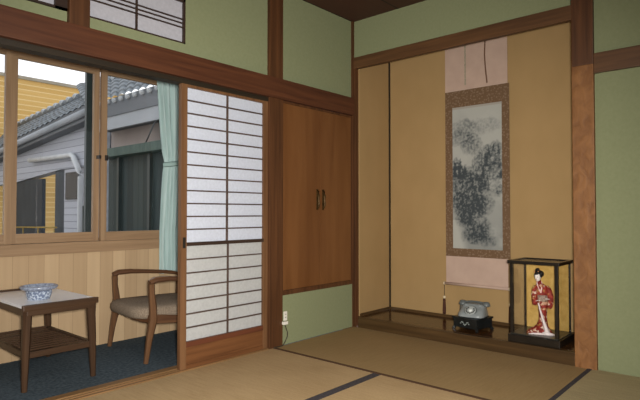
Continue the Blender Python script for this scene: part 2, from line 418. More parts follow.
# ------------------------------------------------------------------ outlet, plug
t = thing('wall_outlet', 'small ivory wall outlet on the low green panel next to the post', 'outlet', (-.818, 0, .205))
obj('cover_plate', B(-.834, -.802, -.007, 0, .172, .238, bev=.002), M['white_plastic'], t)
bm = BM()
for z in (.19, .212): box(bm, -.824, -.821, -.0076, -.0066, z, z + .01); box(bm, -.815, -.812, -.0076, -.0066, z, z + .01)
obj('socket_slots', bm, M['black_metal'], t)
t = thing('power_cord', 'white plug with thin brown cord trailing down to the tatami by the post', 'power cord', (-.845, -.02, .16))
obj('plug', B(-.862, -.82, -.036, -.0125, .150, .172, bev=.005), M['white_plastic'], t)
obj('cable', tube(BM(), [(-.842, -.02, .152), (-.828, -.022, .12), (-.815, -.024, .09), (-.818, -.024, .06), (-.835, -.022, .03), (-.862, -.024, .006), (-.90, -.03, .0055), (-.935, -.022, .0055), (-.955, -.03, .0055)], .0035, 6), M['cord'], t)

# ------------------------------------------------------------------ hanging scroll
SX = .468
t = thing('hanging_scroll', 'tall hanging scroll with ink landscape, brown brocade border and pink paper mount', 'scroll', (SX, -.86, .37))
pink = noise_mat('pink_mount_paper', (180, 154, 138), (188, 162, 145), (10, 10, 10), rough=.9, spec=.05)
def brocade():
    m, nt, b = new_mat('brown_brocade', .85, .1); L = nt.links; N = nt.nodes.new
    tc = N('ShaderNodeTexCoord'); v = N('ShaderNodeTexVoronoi'); v.inputs['Scale'].default_value = 55
    L.new(tc.outputs['Object'], v.inputs['Vector']); r = N('ShaderNodeValToRGB')
    r.color_ramp.elements[0].position = .2; r.color_ramp.elements[0].color = lin((128, 106, 86))
    r.color_ramp.elements[1].position = .5; r.color_ramp.elements[1].color = lin((108, 84, 62))
    L.new(v.outputs['Distance'], r.inputs[0]); L.new(r.outputs[0], b.inputs['Base Color']); return m
YL, YR = -.603, -1.13
obj('upper_mount', B(SX - .003, SX, YR, YL, 1.945, 2.44), pink, t)
obj('lower_mount', B(SX - .003, SX, YR + .005, YL, .372, .592), pink, t)
obj('brocade_border', B(SX - .0045, SX, YR - .012, YL, .592, 1.948), brocade(), t)
# ink landscape: a fine grid whose colours carry the painting
P0, P1, Q0, Q1 = -.668, -1.084, .658, 1.812
nx, nz = 84, 232
def fbm(x, y, s, o=4):
    return mnoise.fractal(Vector((x * s, y * s, 3.7)), 1.0, 2.0, o)
rnd = random.Random(3)
blobs = []   # u (0..1 left to right), v (0..1 bottom to top), radii, darkness
for u, v, ru, rv, k in [(.22, .855, .22, .045, .32), (.62, .845, .30, .05, .26), (.38, .73, .17, .065, .62), (.14, .78, .16, .05, .40), (.80, .655, .24, .06, .58),
                        (.62, .60, .18, .05, .55), (.10, .56, .10, .06, .75), (.28, .53, .12, .05, .62), (.55, .52, .20, .06, .52), (.85, .53, .16, .06, .6),
                        (.12, .46, .15, .06, .7), (.40, .44, .24, .07, .62), (.75, .44, .22, .06, .5), (.95, .40, .08, .035, .9), (.14, .33, .16, .06, .95), (.42, .34, .24, .08, .72),
                        (.35, .26, .24, .06, .8), (.60, .30, .20, .06, .55), (.28, .20, .18, .05, .68), (.50, .16, .22, .06, .6), (.42, .09, .20, .045, .6), (.60, .06, .22, .035, .5), (.62, .12, .18, .04, .45)]:
    blobs.append((u, v, ru, rv, k))
trees = [(rnd.uniform(0, 1), rnd.uniform(.40, .58), rnd.uniform(.03, .055), rnd.uniform(.05, .09), rnd.uniform(.35, .7)) for _ in range(26)]
trees += [(.05, .50, .05, .12, .8), (.14, .49, .05, .10, .8), (.26, .50, .05, .10, .7), (.74, .62, .06, .09, .6), (.84, .63, .06, .09, .6), (.93, .60, .05, .12, .55)]
bm = BM(); grid = []
for j in range(nz + 1):
    grid.append([bm.verts.new((SX - .0055, P0 + (P1 - P0) * i / nx, Q0 + (Q1 - Q0) * j / nz)) for i in range(nx + 1)])
for j in range(nz):
    for i in range(nx): bm.faces.new((grid[j][i], grid[j][i + 1], grid[j + 1][i + 1], grid[j + 1][i]))
bm.verts.index_update()
pt = obj('ink_painting', bm, attr_mat('ink_on_paper'), t)
ca = pt.data.color_attributes.new('Ink', 'FLOAT_COLOR', 'POINT')
for j in range(nz + 1):
    for i in range(nx + 1):
        u, v = i / nx, j / nz
        ink = 0.03 + .05 * max(0, fbm(u, v * 2.6, 2.0)) + .26 * max(0, .60 - v)
        du, dv = fbm(u + 5, v * 2.6, 7) * .05, fbm(u, v * 2.6 + 9, 7) * .022
        for (a, b_, ru, rv, k) in blobs:
            q = ((u + du - a) / (ru * 1.06)) ** 2 + ((v + dv - b_) / (rv * 1.06)) ** 2
            if q < 1.6:
                e = max(0, 1 - q / 1.6); leaf = .66 + .85 * fbm(u, v * 2.6, 26, 3)
                up = 0.75 + .25 * max(-1, min(1, (v - b_) / rv))
                ink += k * (e ** .7) * max(.22, leaf) * up * .85
        for (a, b_, wu, hv, k) in trees:
            s = (v - b_) / hv
            if 0 < s < 1:
                wdt = wu * (1 - s) * (.7 + .5 * abs(math.sin(s * 18)))
                if abs(u + du * .4 - a) < wdt: ink += k * .6 * (0.6 + .6 * abs(fbm(u, v * 2.6, 40, 2)))
        ink *= 1 - .42 * max(0, min(1, (fbm(u + 2, v * 2.6 + 4, 3.2) - .15) * 2.0))
        if u < .35 and v < .22: ink *= max(.12, min(1, (u - .02 - (.22 - v) * .9) * 6 + .2)) if v < .2 else 1
        ink = min(.82, ink * 1.28 + .04)
        base = Vector((184, 182, 172)); dark = Vector((44, 50, 54))
        c = base.lerp(dark, ink ** .85)
        if v > .985: c = c.lerp(Vector((150, 140, 128)), .6)
        ca.data[j * (nx + 1) + i].color = lin(c)
strip_a = noise_mat('mottled_green_strip', (130, 128, 110), (176, 160, 136), (60, 60, 60), rough=.9)
strip_b = noise_mat('dark_brown_strip', (92, 66, 48), (112, 82, 60), (60, 60, 60), rough=.9)
bm = BM(); box(bm, SX - .006, SX - .0035, -.789, -.777, 1.985, 2.42); obj('hanging_strip', bm, strip_a, t)['label'] = 'mottled pale green strip'
bm = BM(); bar(bm, [(SX - .0055, -.952, 2.42), (SX - .006, -.953, 2.30), (SX - .006, -.949, 2.2), (SX - .006, -.955, 2.1), (SX - .006, -.968, 1.975)], .003, .010)
obj('hanging_strip', bm, strip_b, t)['label'] = 'dark brown curling strip'
ro = obj('roller_rod', tube(BM(), [(SX - .014, YL + .006, .366), (SX - .014, YR - .002, .366)], .011, 12), pink, t)
ivory = noise_mat('ivory_knob', (206, 186, 150), (220, 202, 170), (30, 30, 30), rough=.4)
for y, s in ((YL + .006, 1), (YR - .002, -1)):
    obj('end_knob', tube(BM(), [(SX - .014, y, .366), (SX - .014, y + s * .010, .366), (SX - .014, y + s * .013, .366)], [.013, .013, .009], 12), ivory, ro)
obj('top_rod', tube(BM(), [(SX - .01, YL + .004, 2.44), (SX - .01, YR - .004, 2.44)], .009, 10), wood('top_rod_wood', (96, 60, 36), (120, 80, 50), 'y'), t)
obj('hanging_cord', tube(BM(), [(SX - .008, -.72, 2.447), (SX - .004, -.866, 2.535), (SX - .008, -1.01, 2.447)], .003, 6), M['cord'], t)
tassel_m = noise_mat('dark_brown_tassel', (60, 34, 26), (80, 48, 34), (120, 120, 8), rough=.9)
for y, lab in ((YL + .012, 'tasselled scroll weight with ivory bead hanging at the left end of the scroll roller'),
               (YR - .014, 'tasselled scroll weight hanging at the right end of the scroll roller, behind the doll case')):
    tw = thing('scroll_weight', lab, 'scroll weight', (SX - .014, y, .36), group='weights on the scroll roller')
    obj('string', tube(BM(), [(SX - .014, y, .366), (SX - .0142, y, .30), (SX - .014, y, .258)], .0022, 6), M['cord'], tw)
    obj('bead', ball(BM(), (SX - .014, y, .250), .0125), ivory, tw)
    bm = BM(); lathe(bm, [(.004, .238), (.010, .234), (.0115, .222), (.010, .215), (.0125, .19), (.0138, .15), (.0135, .115), (.010, .113)], (SX - .016, y, 0), 14)
    obj('tassel', bm, tassel_m, tw)

# ------------------------------------------------------------------ telephone on its stand
ang = R(-10)
PX, PY, PZ = .205, -.956, .083
t = thing('telephone_stand', 'low black lacquer stand under the grey telephone in the alcove', 'stand', (PX, PY, PZ), ang)
# local frame: front faces -X
lac = noise_mat('black_lacquer', (20, 22, 22), (32, 34, 34), (12, 12, 12), rough=.22, spec=.5)
obj('top_board', B(-.108, .108, -.106, .106, .080, .095, bev=.004), lac, t, False)
bm = BM(); box(bm, -.098, .098, -.102, .102, .018, .080, bev=.004); obj('body', bm, lac, t, False)
for sx in (-1, 1):
    for sy in (-1, 1):
        bm = BM(); bar(bm, [(sx * .088, sy * .094, .018), (sx * .094, sy * .1, .008), (sx * .1, sy * .106, 0)], [.024, .022, .02], [.024, .022, .02]); obj('foot', bm, lac, t, False)
bm = BM()
for k in range(9):
    a = k / 8 * math.pi; bm_p = (-.0995, -.035 + .07 * k / 8, .05 + .011 * math.sin(a * 3))
    ball(bm, bm_p, .0055, .35, 1.3, .8, seg=8)
obj('inlay', bm, noise_mat('pale_inlay', (120, 126, 120), (150, 156, 150), (50, 50, 50), rough=.4), t, False)
t = thing('rotary_telephone', 'grey rotary dial telephone with handset resting on its cradle', 'telephone', (PX - .0, PY - .004, PZ + .095), R(8))
t.scale = (1, 1, .86)
gp = noise_mat('grey_phone_plastic', (128, 133, 132), (142, 147, 146), (14, 14, 14), rough=.34, spec=.45)
gd = noise_mat('darker_grey_plastic', (86, 90, 88), (100, 104, 102), (14, 14, 14), rough=.34, spec=.45)
def rrect(cx, hx, hy, z, n=6, p=4.0):
    pts = []
    for k in range(28):
        a = 2 * math.pi * k / 28; c, s = math.cos(a), math.sin(a)
        pts.append(Vector((cx + hx * math.copysign(abs(c) ** (2 / p), c), hy * math.copysign(abs(s) ** (2 / p), s), z)))
    return pts
bm = BM()
loft(bm, [rrect(0, .098, .098, .004), rrect(0, .100, .100, .012), rrect(.002, .095, .096, .03), rrect(.016, .076, .088, .055), rrect(.03, .058, .086, .072), rrect(.036, .048, .082, .084), rrect(.036, .044, .080, .090), rrect(.036, .034, .062, .100), rrect(.036, .028, .056, .103)])
body = obj('body', bm, gp, t, False)
for sy in (-1, 1):
    for sx in (.0, .070): obj('cradle_prong', bar(BM(), [(sx, sy * .050, .076), (sx, sy * .053, .090), (sx - .002, sy * .056, .100)], [.018, .014, .01], [.022, .02, .016]), gp, t, False)
# dial on the sloping front
tilt = Matrix.Translation((-.064, 0, .058)) @ Matrix.Rotation(R(-52), 4, 'Y')
def tl(bm):
    for v in bm.verts: v.co = tilt @ v.co
    return bm
dial = obj('dial_plate', tl(lathe(BM(), [(.010, -.012), (.046, -.012), (.047, .0), (.044, .004), (.010, .004)])), gd, t, False)
bm = BM()
n = 40
lathe(bm, [(.012, .004), (.040, .004), (.041, .007), (.038, .0085), (.012, .0085)], n=32)
obj('finger_wheel', tl(bm), noise_mat('clear_grey_wheel', (150, 154, 150), (164, 168, 164), (20, 20, 20), rough=.2, spec=.6), dial, False)
bm = BM()
for k in range(10):
    a = R(40 + k * 29); lathe(bm, [(.001, .0084), (.0062, .0084), (.0062, .0092), (.001, .0092)], (.029 * math.cos(a), .029 * math.sin(a), 0), 10)
obj('finger_holes', tl(bm), M['black_metal'], dial, False)
obj('dial_centre', tl(lathe(BM(), [(.001, .008), (.015, .008), (.0145, .0105), (.001, .0115)])), noise_mat('white_highlight_disc', (214, 216, 210), (224, 226, 220), (20, 20, 20), rough=.25, spec=.6), dial, False)  # white colour paints in the highlight at the dial centre
bm = BM(); path = [(.034, -.085 + .17 * k / 12, .108 + .010 * math.sin(math.pi * k / 12)) for k in range(13)]
bar(bm, path, [.026 - .006 * math.sin(math.pi * k / 12) for k in range(13)], .018, .45)
hs = obj('handset', bm, gd, t, False)
for sy in (-1, 1):
    bm = BM(); lathe(bm, [(.012, .124), (.020, .122), (.025, .110), (.0295, .099), (.030, .090), (.026, .086), (.008, .088)], (.034, sy * .088, 0), 22)
    obj('ear_cup' if sy > 0 else 'mouth_cup', bm, gd, hs, False)
cp = [(.06, .09, .11)]
cp = [(.075 + .012 * math.cos(k * .9) , .112 + .012 * math.sin(k * .9), .10 - .0016 * k) for k in range(60)]
obj('coiled_cord', tube(BM(), [(.04, .10, .112)] + cp, .0035, 5), gd, t, False)

# ------------------------------------------------------------------ doll case
CX0, CX1, CY0, CY1, CZ0, CZ1 = .022, .305, -1.622, -1.311, .083, .628
t = thing('glass_display_case', 'black framed glass display case holding the kimono doll in the alcove', 'display case', ((CX0 + CX1) / 2, (CY0 + CY1) / 2, CZ0))
blk = noise_mat('black_case_lacquer', (24, 20, 16), (36, 30, 24), (10, 10, 40), rough=.25, spec=.5)
bm = BM(); box(bm, CX0 - .012, CX1 + .012, CY0 - .012, CY1 + .012, CZ0, CZ0 + .05, bev=.005)
obj('base', bm, blk, t)
obj('base_top', B(CX0, CX1, CY0, CY1, CZ0 + .0505, CZ0 + .056, bev=.002), noise_mat('dark_case_floor', (46, 46, 42), (62, 60, 54), (20, 20, 20), rough=.3), t)
pw = .021
for x0 in (CX0, CX1 - pw):
    for y0 in (CY0, CY1 - pw):
        k = pw if x0 == CX0 else .010
        obj('post', B(x0, x0 + k, y0, y0 + pw if x0 == CX0 else y0 + .012, CZ0 + .056, CZ1 - .022, bev=.002), blk, t) if y0 == CY0 or x0 == CX0 else obj('post', B(x0, x0 + k, y0 + pw - .012, y0 + pw, CZ0 + .056, CZ1 - .022, bev=.002), blk, t)
bm = BM(); e = .012; tw_ = .024
box(bm, CX0 - e, CX0 + tw_, CY0 - e, CY1 + e, CZ1 - .022, CZ1, bev=.003); box(bm, CX1 - tw_ + e, CX1 + e, CY0 - e, CY1 + e, CZ1 - .022, CZ1, bev=.003)
box(bm, CX0 + tw_, CX1 - tw_ + e, CY0 - e, CY0 + tw_ - e, CZ1 - .022, CZ1, bev=.003); box(bm, CX0 + tw_, CX1 - tw_ + e, CY1 - tw_ + e, CY1 + e, CZ1 - .022, CZ1, bev=.003)
obj('top_frame', bm, blk, t)
z0, z1 = CZ0 + .057, CZ1 - .0225
obj('glass_panel', B(CX0 + .006, CX0 + .009, CY0 + pw, CY1 - pw, z0, z1), M['case_glass'], t)
obj('glass_panel', B(CX0 + pw, CX1 - .012, CY0 + .004, CY0 + .007, z0, z1), M['case_glass'], t)
obj('glass_panel', B(CX0 + pw, CX1 - .012, CY1 - .007, CY1 - .004, z0, z1), M['case_glass'], t)
obj('glass_top', B(CX0 + tw_, CX1 - tw_ + e, CY0 + .012, CY1 - .012, CZ1 - .008, CZ1 - .005), M['case_glass'], t)
gold = noise_mat('gold_leaf_backdrop', (188, 148, 72), (212, 174, 98), (26, 26, 26), rough=.4, spec=.4, metal=.1)
obj('gold_backdrop', B(CX1 - .007, CX1 - .003, CY0 + .013, CY1 - .013, z0, z1), gold, t)

# ------------------------------------------------------------------ doll
DX, DY, DZ = .150, -1.480, CZ0 + .056
t = thing('kimono_doll', 'doll in a red patterned kimono with black updo standing inside the glass case', 'doll', (DX, DY, DZ), R(-71.4))
# local: +X to the right as seen from the front, -Y toward the viewer
def kimono():
    m, nt, b = new_mat('red_patterned_silk', .6, .2); L = nt.links; N = nt.nodes.new
    tc = N('ShaderNodeTexCoord'); v = N('ShaderNodeTexVoronoi'); v.inputs['Scale'].default_value = 75
    L.new(tc.outputs['Object'], v.inputs['Vector']); r = N('ShaderNodeValToRGB'); r.color_ramp.interpolation = 'CONSTANT'
    cols = [(0, (124, 30, 24)), (.40, (150, 50, 40)), (.58, (190, 146, 118)), (.68, (112, 26, 22)), (.84, (166, 112, 62)), (.93, (204, 176, 156))]
    r.color_ramp.elements[0].color = lin(cols[0][1]); r.color_ramp.elements[1].position = cols[1][0]; r.color_ramp.elements[1].color = lin(cols[1][1])
    for p, c in cols[2:]:
        e_ = r.color_ramp.elements.new(p); e_.color = lin(c)
    sp = N('ShaderNodeSeparateColor'); L.new(v.outputs['Color'], sp.inputs[0]); L.new(sp.outputs[0], r.inputs[0]); L.new(r.outputs[0], b.inputs['Base Color']); return m
silk = kimono()
skin = noise_mat('white_doll_face', (232, 220, 212), (240, 230, 222), (20, 20, 20), rough=.35)
white_silk = noise_mat('white_silk_lining', (226, 208, 204), (238, 226, 222), (40, 40, 40), rough=.6)
pinkw = noise_mat('pale_pink_trim', (220, 178, 170), (236, 208, 200), (60, 60, 60), rough=.6)
hair_m = noise_mat('black_hair', (16, 12, 12), (26, 20, 18), (80, 80, 20), rough=.35, spec=.4)
def ell(cx, cy, rx, ry, z, n=24, lobes=0, amp=0.0):
    return [Vector((cx + rx * (1 + amp * math.cos(lobes * 2 * math.pi * k / n)) * math.cos(2 * math.pi * k / n), cy + ry * (1 + amp * math.cos(lobes * 2 * math.pi * k / n)) * math.sin(2 * math.pi * k / n), z)) for k in range(n)]
bm = BM()
loft(bm, [ell(-.018, .004, .082, .064, .0, 32, 6, .05), ell(-.012, .003, .066, .052, .018, 32, 6, .04), ell(-.001, .002, .037, .036, .05, 32, 5, .03), ell(.004, 0, .026, .030, .095, 32), ell(.004, 0, .026, .028, .14, 32),
          ell(.004, 0, .030, .028, .18, 32), ell(.003, 0, .034, .026, .22, 32), ell(.0, 0, .033, .024, .255, 32), ell(-.003, 0, .040, .025, .29, 32), ell(-.006, 0, .040, .023, .31, 32), ell(-.011, -.002, .024, .018, .328, 32), ell(-.015, -.004, .0125, .012, .338, 32), ell(-.018, -.006, .0105, .0105, .356, 32)])
root_body = obj('kimono', bm, silk, t, False)
# trailing hem to the left
bm = BM()
loft(bm, [[Vector((x, y + dy, z + dz)) for dy, dz in ((-w_, 0), (-w_ * .6, h_ * .7), (0, h_), (w_ * .6, h_ * .7), (w_, 0))] for x, y, z, w_, h_ in
          ((-.02, -.01, .001, .055, .07), (-.05, -.012, .001, .055, .046), (-.08, -.014, .001, .048, .026), (-.098, -.014, .001, .032, .012))], closed=True)
obj('hem_train', bm, silk, t, False)
# white front fold running diagonally from the waist to the feet
bm = BM(); pts = []
for k in range(11):
    f = k / 10; z = .205 * (1 - f) + .004 * f; x = -.024 + .046 * f + .012 * f * f; yy = -.030 - .004 * math.sin(f * 3) - .028 * max(0, f - .45) * 1.6; w_ = .0055 + .014 * f * f
    pts.append([Vector((x - w_, yy - .001, z)), Vector((x, yy - .006, z)), Vector((x + w_, yy - .001, z)), Vector((x, yy + .006, z))])
loft(bm, pts)
obj('front_fold', bm, white_silk, t, False)
bm = BM()
loft(bm, [[Vector((x, y + dy, z + dz)) for dy, dz in ((-w_, 0), (-w_ * .5, h_), (w_ * .5, h_), (w_, 0))] for x, y, z, w_, h_ in
          ((.0, -.052, .001, .014, .016), (.028, -.05, .001, .022, .022), (.055, -.046, .001, .018, .012), (.074, -.044, .001, .010, .006))])
loft(bm, [[Vector((x, -.066 + dy, .001 + dz)) for dy, dz in ((-.006, 0), (-.003, h_), (.003, h_), (.006, 0))] for x, h_ in ((-.085, .005), (-.05, .010), (-.01, .012), (.02, .010))])
obj('hem_lining', bm, white_silk, t, False)
# sleeves
def sleeve(pts):
    bm = BM(); loft(bm, [[Vector((x + a * wx, y + b_ * wy, z)) for a, b_ in ((-1, -.6), (-.5, -1), (.5, -1), (1, -.6), (1, .6), (.5, 1), (-.5, 1), (-1, .6))] for x, y, z, wx, wy in pts])
    return obj('sleeve', bm, silk, t, False)
sleeve([(-.038, -.004, .318, .012, .014), (-.046, -.010, .295, .017, .018), (-.048, -.016, .26, .019, .018), (-.046, -.02, .225, .019, .015), (-.044, -.02, .195, .017, .010), (-.043, -.02, .188, .012, .006)])
sleeve([(.030, -.004, .318, .012, .014), (.042, -.008, .295, .016, .018), (.050, -.014, .262, .020, .018), (.054, -.018, .232, .018, .016), (.050, -.02, .20, .018, .011), (.046, -.02, .175, .015, .008), (.044, -.02, .168, .010, .005)])
# obi sash with knot
bm = BM(); loft(bm, [ell(.003, 0, .0365, .029, .215, 24), ell(.002, 0, .0375, .030, .22, 24), ell(.001, 0, .0375, .029, .25, 24), ell(.0, 0, .0365, .028, .256, 24)])
obi_m = noise_mat('grey_brocade_obi', (104, 84, 78), (172, 150, 130), (90, 90, 90), rough=.5)
ob = obj('obi_sash', bm, obi_m, t, False)
bm = BM(); box(bm, -.022, .030, .026, .052, .20, .285, bev=.008); obj('obi_knot', bm, obi_m, ob, False)
# collar
bm = BM()
for s in (-1, 1): bar(bm, [(-.017 + s * .013, .0, .346), (-.016 + s * .015, -.014, .330), (-.012 + s * .010, -.024, .305), (-.008 + s * .001, -.028, .272)], [.006, .007, .007, .006], .004)
obj('collar', bm, pinkw, t, False)
# head, face
Mh = Matrix.Translation((-.026, -.010, .378)) @ Matrix.Rotation(R(-28), 4, 'Z') @ Matrix.Rotation(R(10), 4, 'X') @ Matrix.Rotation(R(-6), 4, 'Y')
bm = BM()
rings = []
for z, rx, ry, oy in ((-.029, .004, .004, -.008), (-.026, .010, .010, -.006), (-.018, .0155, .016, -.003), (-.008, .019, .020, -.001), (.004, .0205, .0225, .001), (.014, .019, .022, .003), (.023, .013, .016, .004), (.027, .005, .006, .004)):
    rings.append([Mh @ Vector((rx * math.cos(2 * math.pi * k / 24), oy + ry * math.sin(2 * math.pi * k / 24), z)) for k in range(24)])
loft(bm, rings)
t2 = BM(); loft(t2, [[Vector((-.0016, -.019, .004)), Vector((.0016, -.019, .004)), Vector((0, -.0215, .004))], [Vector((-.003, -.018, -.007)), Vector((.003, -.018, -.007)), Vector((0, -.0255, -.006))]])
merge(bm, t2, Mh)
for s in (-1, 1): ball(bm, Mh @ Vector((s * .0198, .002, -.002)), .005, .4, .8, 1.2, seg=8)
tube(bm, [(-.016, -.004, .345), (-.02, -.006, .356), (-.024, -.007, .366)], [.0095, .0085, .009], 12)
head = obj('head', bm, skin, t, False)
bm = BM()
for s in (-1, 1):
    ball(bm, Mh @ Vector((s * .0075, -.0195, .0015)), .0026, 1.5, .5, .55, seg=8)
    bar(bm, [Mh @ Vector((s * .004, -.0205, .0085)), Mh @ Vector((s * .0125, -.0180, .0085))], .0008, .0009)
obj('eyes_and_brows', bm, hair_m, head, False)
bm = BM(); ball(bm, Mh @ Vector((0, -.0195, -.0135)), .0028, 1.2, .6, .55, seg=8)
obj('mouth', bm, noise_mat('red_lips', (170, 30, 30), (180, 40, 36)), head, False)
# hair: swept-up mass with top knot and side wings
bm = BM()
for c, r_, sx, sy, sz in (((0, .010, .012), .024, 1.0, .9, 1.0), ((0, .012, .032), .0185, 1.05, 1.0, .85), ((0, .016, .046), .0125, 1.15, 1.0, .8), ((-.019, .008, .006), .0125, .75, 1.1, 1.25), ((.019, .008, .006), .0125, .75, 1.1, 1.25), ((0, .026, -.004), .015, 1.0, .8, 1.0), ((0, -.010, .022), .0135, 1.1, .8, .6), ((.006, .022, .014), .026, 1.1, .8, .95)):
    ball(bm, Mh @ Vector(c), r_, sx, sy, sz, Mh.to_3x3().to_4x4())
hr = obj('hair', bm, hair_m, head, False)
bm = BM()
for c, r_ in (((-.012, -.006, .036), .0042), ((-.017, -.002, .032), .0036), ((.013, -.004, .037), .004)): ball(bm, Mh @ Vector(c), r_, seg=8)
tube(bm, [Mh @ Vector((-.03, .012, .038)), Mh @ Vector((.03, .012, .044))], .0012, 6)
obj('hair_ornament', bm, noise_mat('pink_gold_ornament', (196, 120, 70), (224, 170, 120), (80, 80, 80)), hr, False)
# hands: palm, four bent fingers and a thumb each
def hand(c, mir, rz, rx):
    Mm = Matrix.Translation(c) @ Matrix.Rotation(rz, 4, 'Z') @ Matrix.Rotation(rx, 4, 'X') @ Matrix.Diagonal((mir, 1, 1, 1))
    bm = BM()
    loft(bm, [[Mm @ Vector((x * w_, y, z_)) for x, z_ in ((-1, 0), (-.7, .0025), (.7, .0025), (1, 0), (.7, -.0025), (-.7, -.0025))] for y, w_ in ((.012, .0042), (.004, .0048), (-.004, .0062), (-.010, .0064), (-.0115, .0056))])
    for k, ln in enumerate((.0105, .0125, .0118, .0092)):
        x = -.0048 + k * .0032
        tube(bm, [Mm @ Vector((x, -.0095, 0)), Mm @ Vector((x * 1.05, -.0095 - ln * .5, -.0008)), Mm @ Vector((x * 1.05, -.0095 - ln * .8, -.003)), Mm @ Vector((x, -.0095 - ln * .95, -.0055))], [.0015, .0014, .0012, .0009], 6)
    tube(bm, [Mm @ Vector((-.0048, .001, 0)), Mm @ Vector((-.0085, -.0035, -.001)), Mm @ Vector((-.0092, -.008, -.0025))], [.0018, .0016, .0011], 6)
    return obj('hand', bm, skin, t, False)
hand((-.030, -.040, .222), 1, R(60), R(-20)); hand((.036, -.042, .236), -1, R(-55), R(-10))

# ------------------------------------------------------------------ coffee table
TX0, TX1, TY0, TY1, TZ = -2.437, -2.022, .365, 1.055, .442
t = thing('coffee_table', 'dark wooden low table with white top and slatted shelf on the blue carpet', 'table', ((TX0 + TX1) / 2, (TY0 + TY1) / 2, -.02))
dk_z = wood('walnut_leg', (52, 35, 23), (75, 53, 36), 'z', rough=.4)
dk_x = wood('walnut_rail_x', (52, 35, 23), (75, 53, 36), 'x', rough=.4)
dk_y = wood('walnut_rail_y', (52, 35, 23), (75, 53, 36), 'y', rough=.4)
obj('table_top', B(TX0 + .004, TX1 - .004, TY0 + .02, TY1 - .02, TZ - .014, TZ, bev=.002), noise_mat('white_laminate', (242, 242, 244), (248, 248, 250), (10, 10, 10), rough=.3, spec=.4), t)
bm = BM(); box(bm, TX0 + .02, TX1 - .02, TY0, TY0 + .0195, TZ - .055, TZ + .006, bev=.005); box(bm, TX0 - .002, TX1 + .002, TY0 - .003, TY0 + .0195, TZ - .03, TZ + .006, bev=.009)
obj('front_apron', bm, dk_x, t)
bm = BM(); box(bm, TX0, TX1, TY1 - .0195, TY1, TZ - .055, TZ + .012, bev=.005); obj('back_apron', bm, dk_x, t)
for x in (TX0 + .004, TX1 - .022):
    obj('side_rail', B(x, x + .018, TY0 + .02, TY1 - .02, TZ - .05, TZ - .0145, bev=.003), dk_y, t)
for sx, x in ((-1, TX0 + .03), (1, TX1 - .03)):
    for sy, y in ((-1, TY0 + .028), (1, TY1 - .028)):
        bm = BM(); bar(bm, [(x, y, TZ - .016), (x, y, TZ - .09), (x + sx * .006, y + sy * .004, .2), (x + sx * .012, y + sy * .008, -.02)], [.05, .045, .04, .028], [.048, .044, .038, .028])
        obj('leg', bm, dk_z, t)
bm = BM(); zs = .175
for x in (TX0 + .03, TX1 - .03): box(bm, x - .011, x + .011, TY0 + .03, TY1 - .03, zs - .02, zs + .014, bev=.003)
for y in (TY0 + .028, TY1 - .028): box(bm, TX0 + .03, TX1 - .03, y - .010, y + .010, zs - .02, zs + .014, bev=.003)
sh = obj('shelf_frame', bm, dk_x, t)
bm = BM()
for k in range(11):
    y = TY0 + .075 + k * (TY1 - TY0 - .15) / 10; box(bm, TX0 + .04, TX1 - .04, y - .012, y + .012, zs - .006, zs + .006, bev=.002)
obj('shelf_slats', bm, dk_x, sh)

# bowl
def china():
    m, nt, b = new_mat('blue_white_china', .2, .5); L = nt.links; N = nt.nodes.new
    tc = N('ShaderNodeTexCoord'); v = N('ShaderNodeTexNoise'); v.inputs['Scale'].default_value = 80; v.inputs['Detail'].default_value = 2
    L.new(tc.outputs['Object'], v.inputs['Vector']); r = N('ShaderNodeValToRGB')
    r.color_ramp.elements[0].position = .44; r.color_ramp.elements[0].color = lin((104, 114, 136)); r.color_ramp.elements[1].position = .56; r.color_ramp.elements[1].color = lin((176, 186, 200))
    L.new(v.outputs['Fac'], r.inputs[0]); L.new(r.outputs[0], b.inputs['Base Color']); return m
bx, by, bz = -2.272, .59, TZ + .0005
t = thing('ceramic_bowl', 'blue and white patterned ceramic bowl standing on the white table top', 'bowl', (bx, by, bz))
obj('bowl_body', lathe(BM(), [(.02, 0), (.060, 0), (.061, .006), (.064, .012), (.069, .03), (.071, .05), (.072, .060), (.068, .058), (.064, .03), (.05, .014), (.01, .012)], (bx, by, bz), 40), china(), t)
obj('rim', lathe(BM(), [(.066, .054), (.074, .052), (.096, .062), (.102, .070), (.100, .078), (.092, .078), (.082, .068), (.070, .062)], (bx, by, bz), 40), noise_mat('blue_grey_rim', (104, 110, 130), (160, 168, 182), (90, 60, 60), rough=.2, spec=.5), t)

# ------------------------------------------------------------------ armchair
ca_ = R(-6.0)
t = thing('armchair', 'wooden armchair with brown upholstered seat beside the shoji screen', 'armchair', (-1.638, .675, -.02), R(0) + ca_)
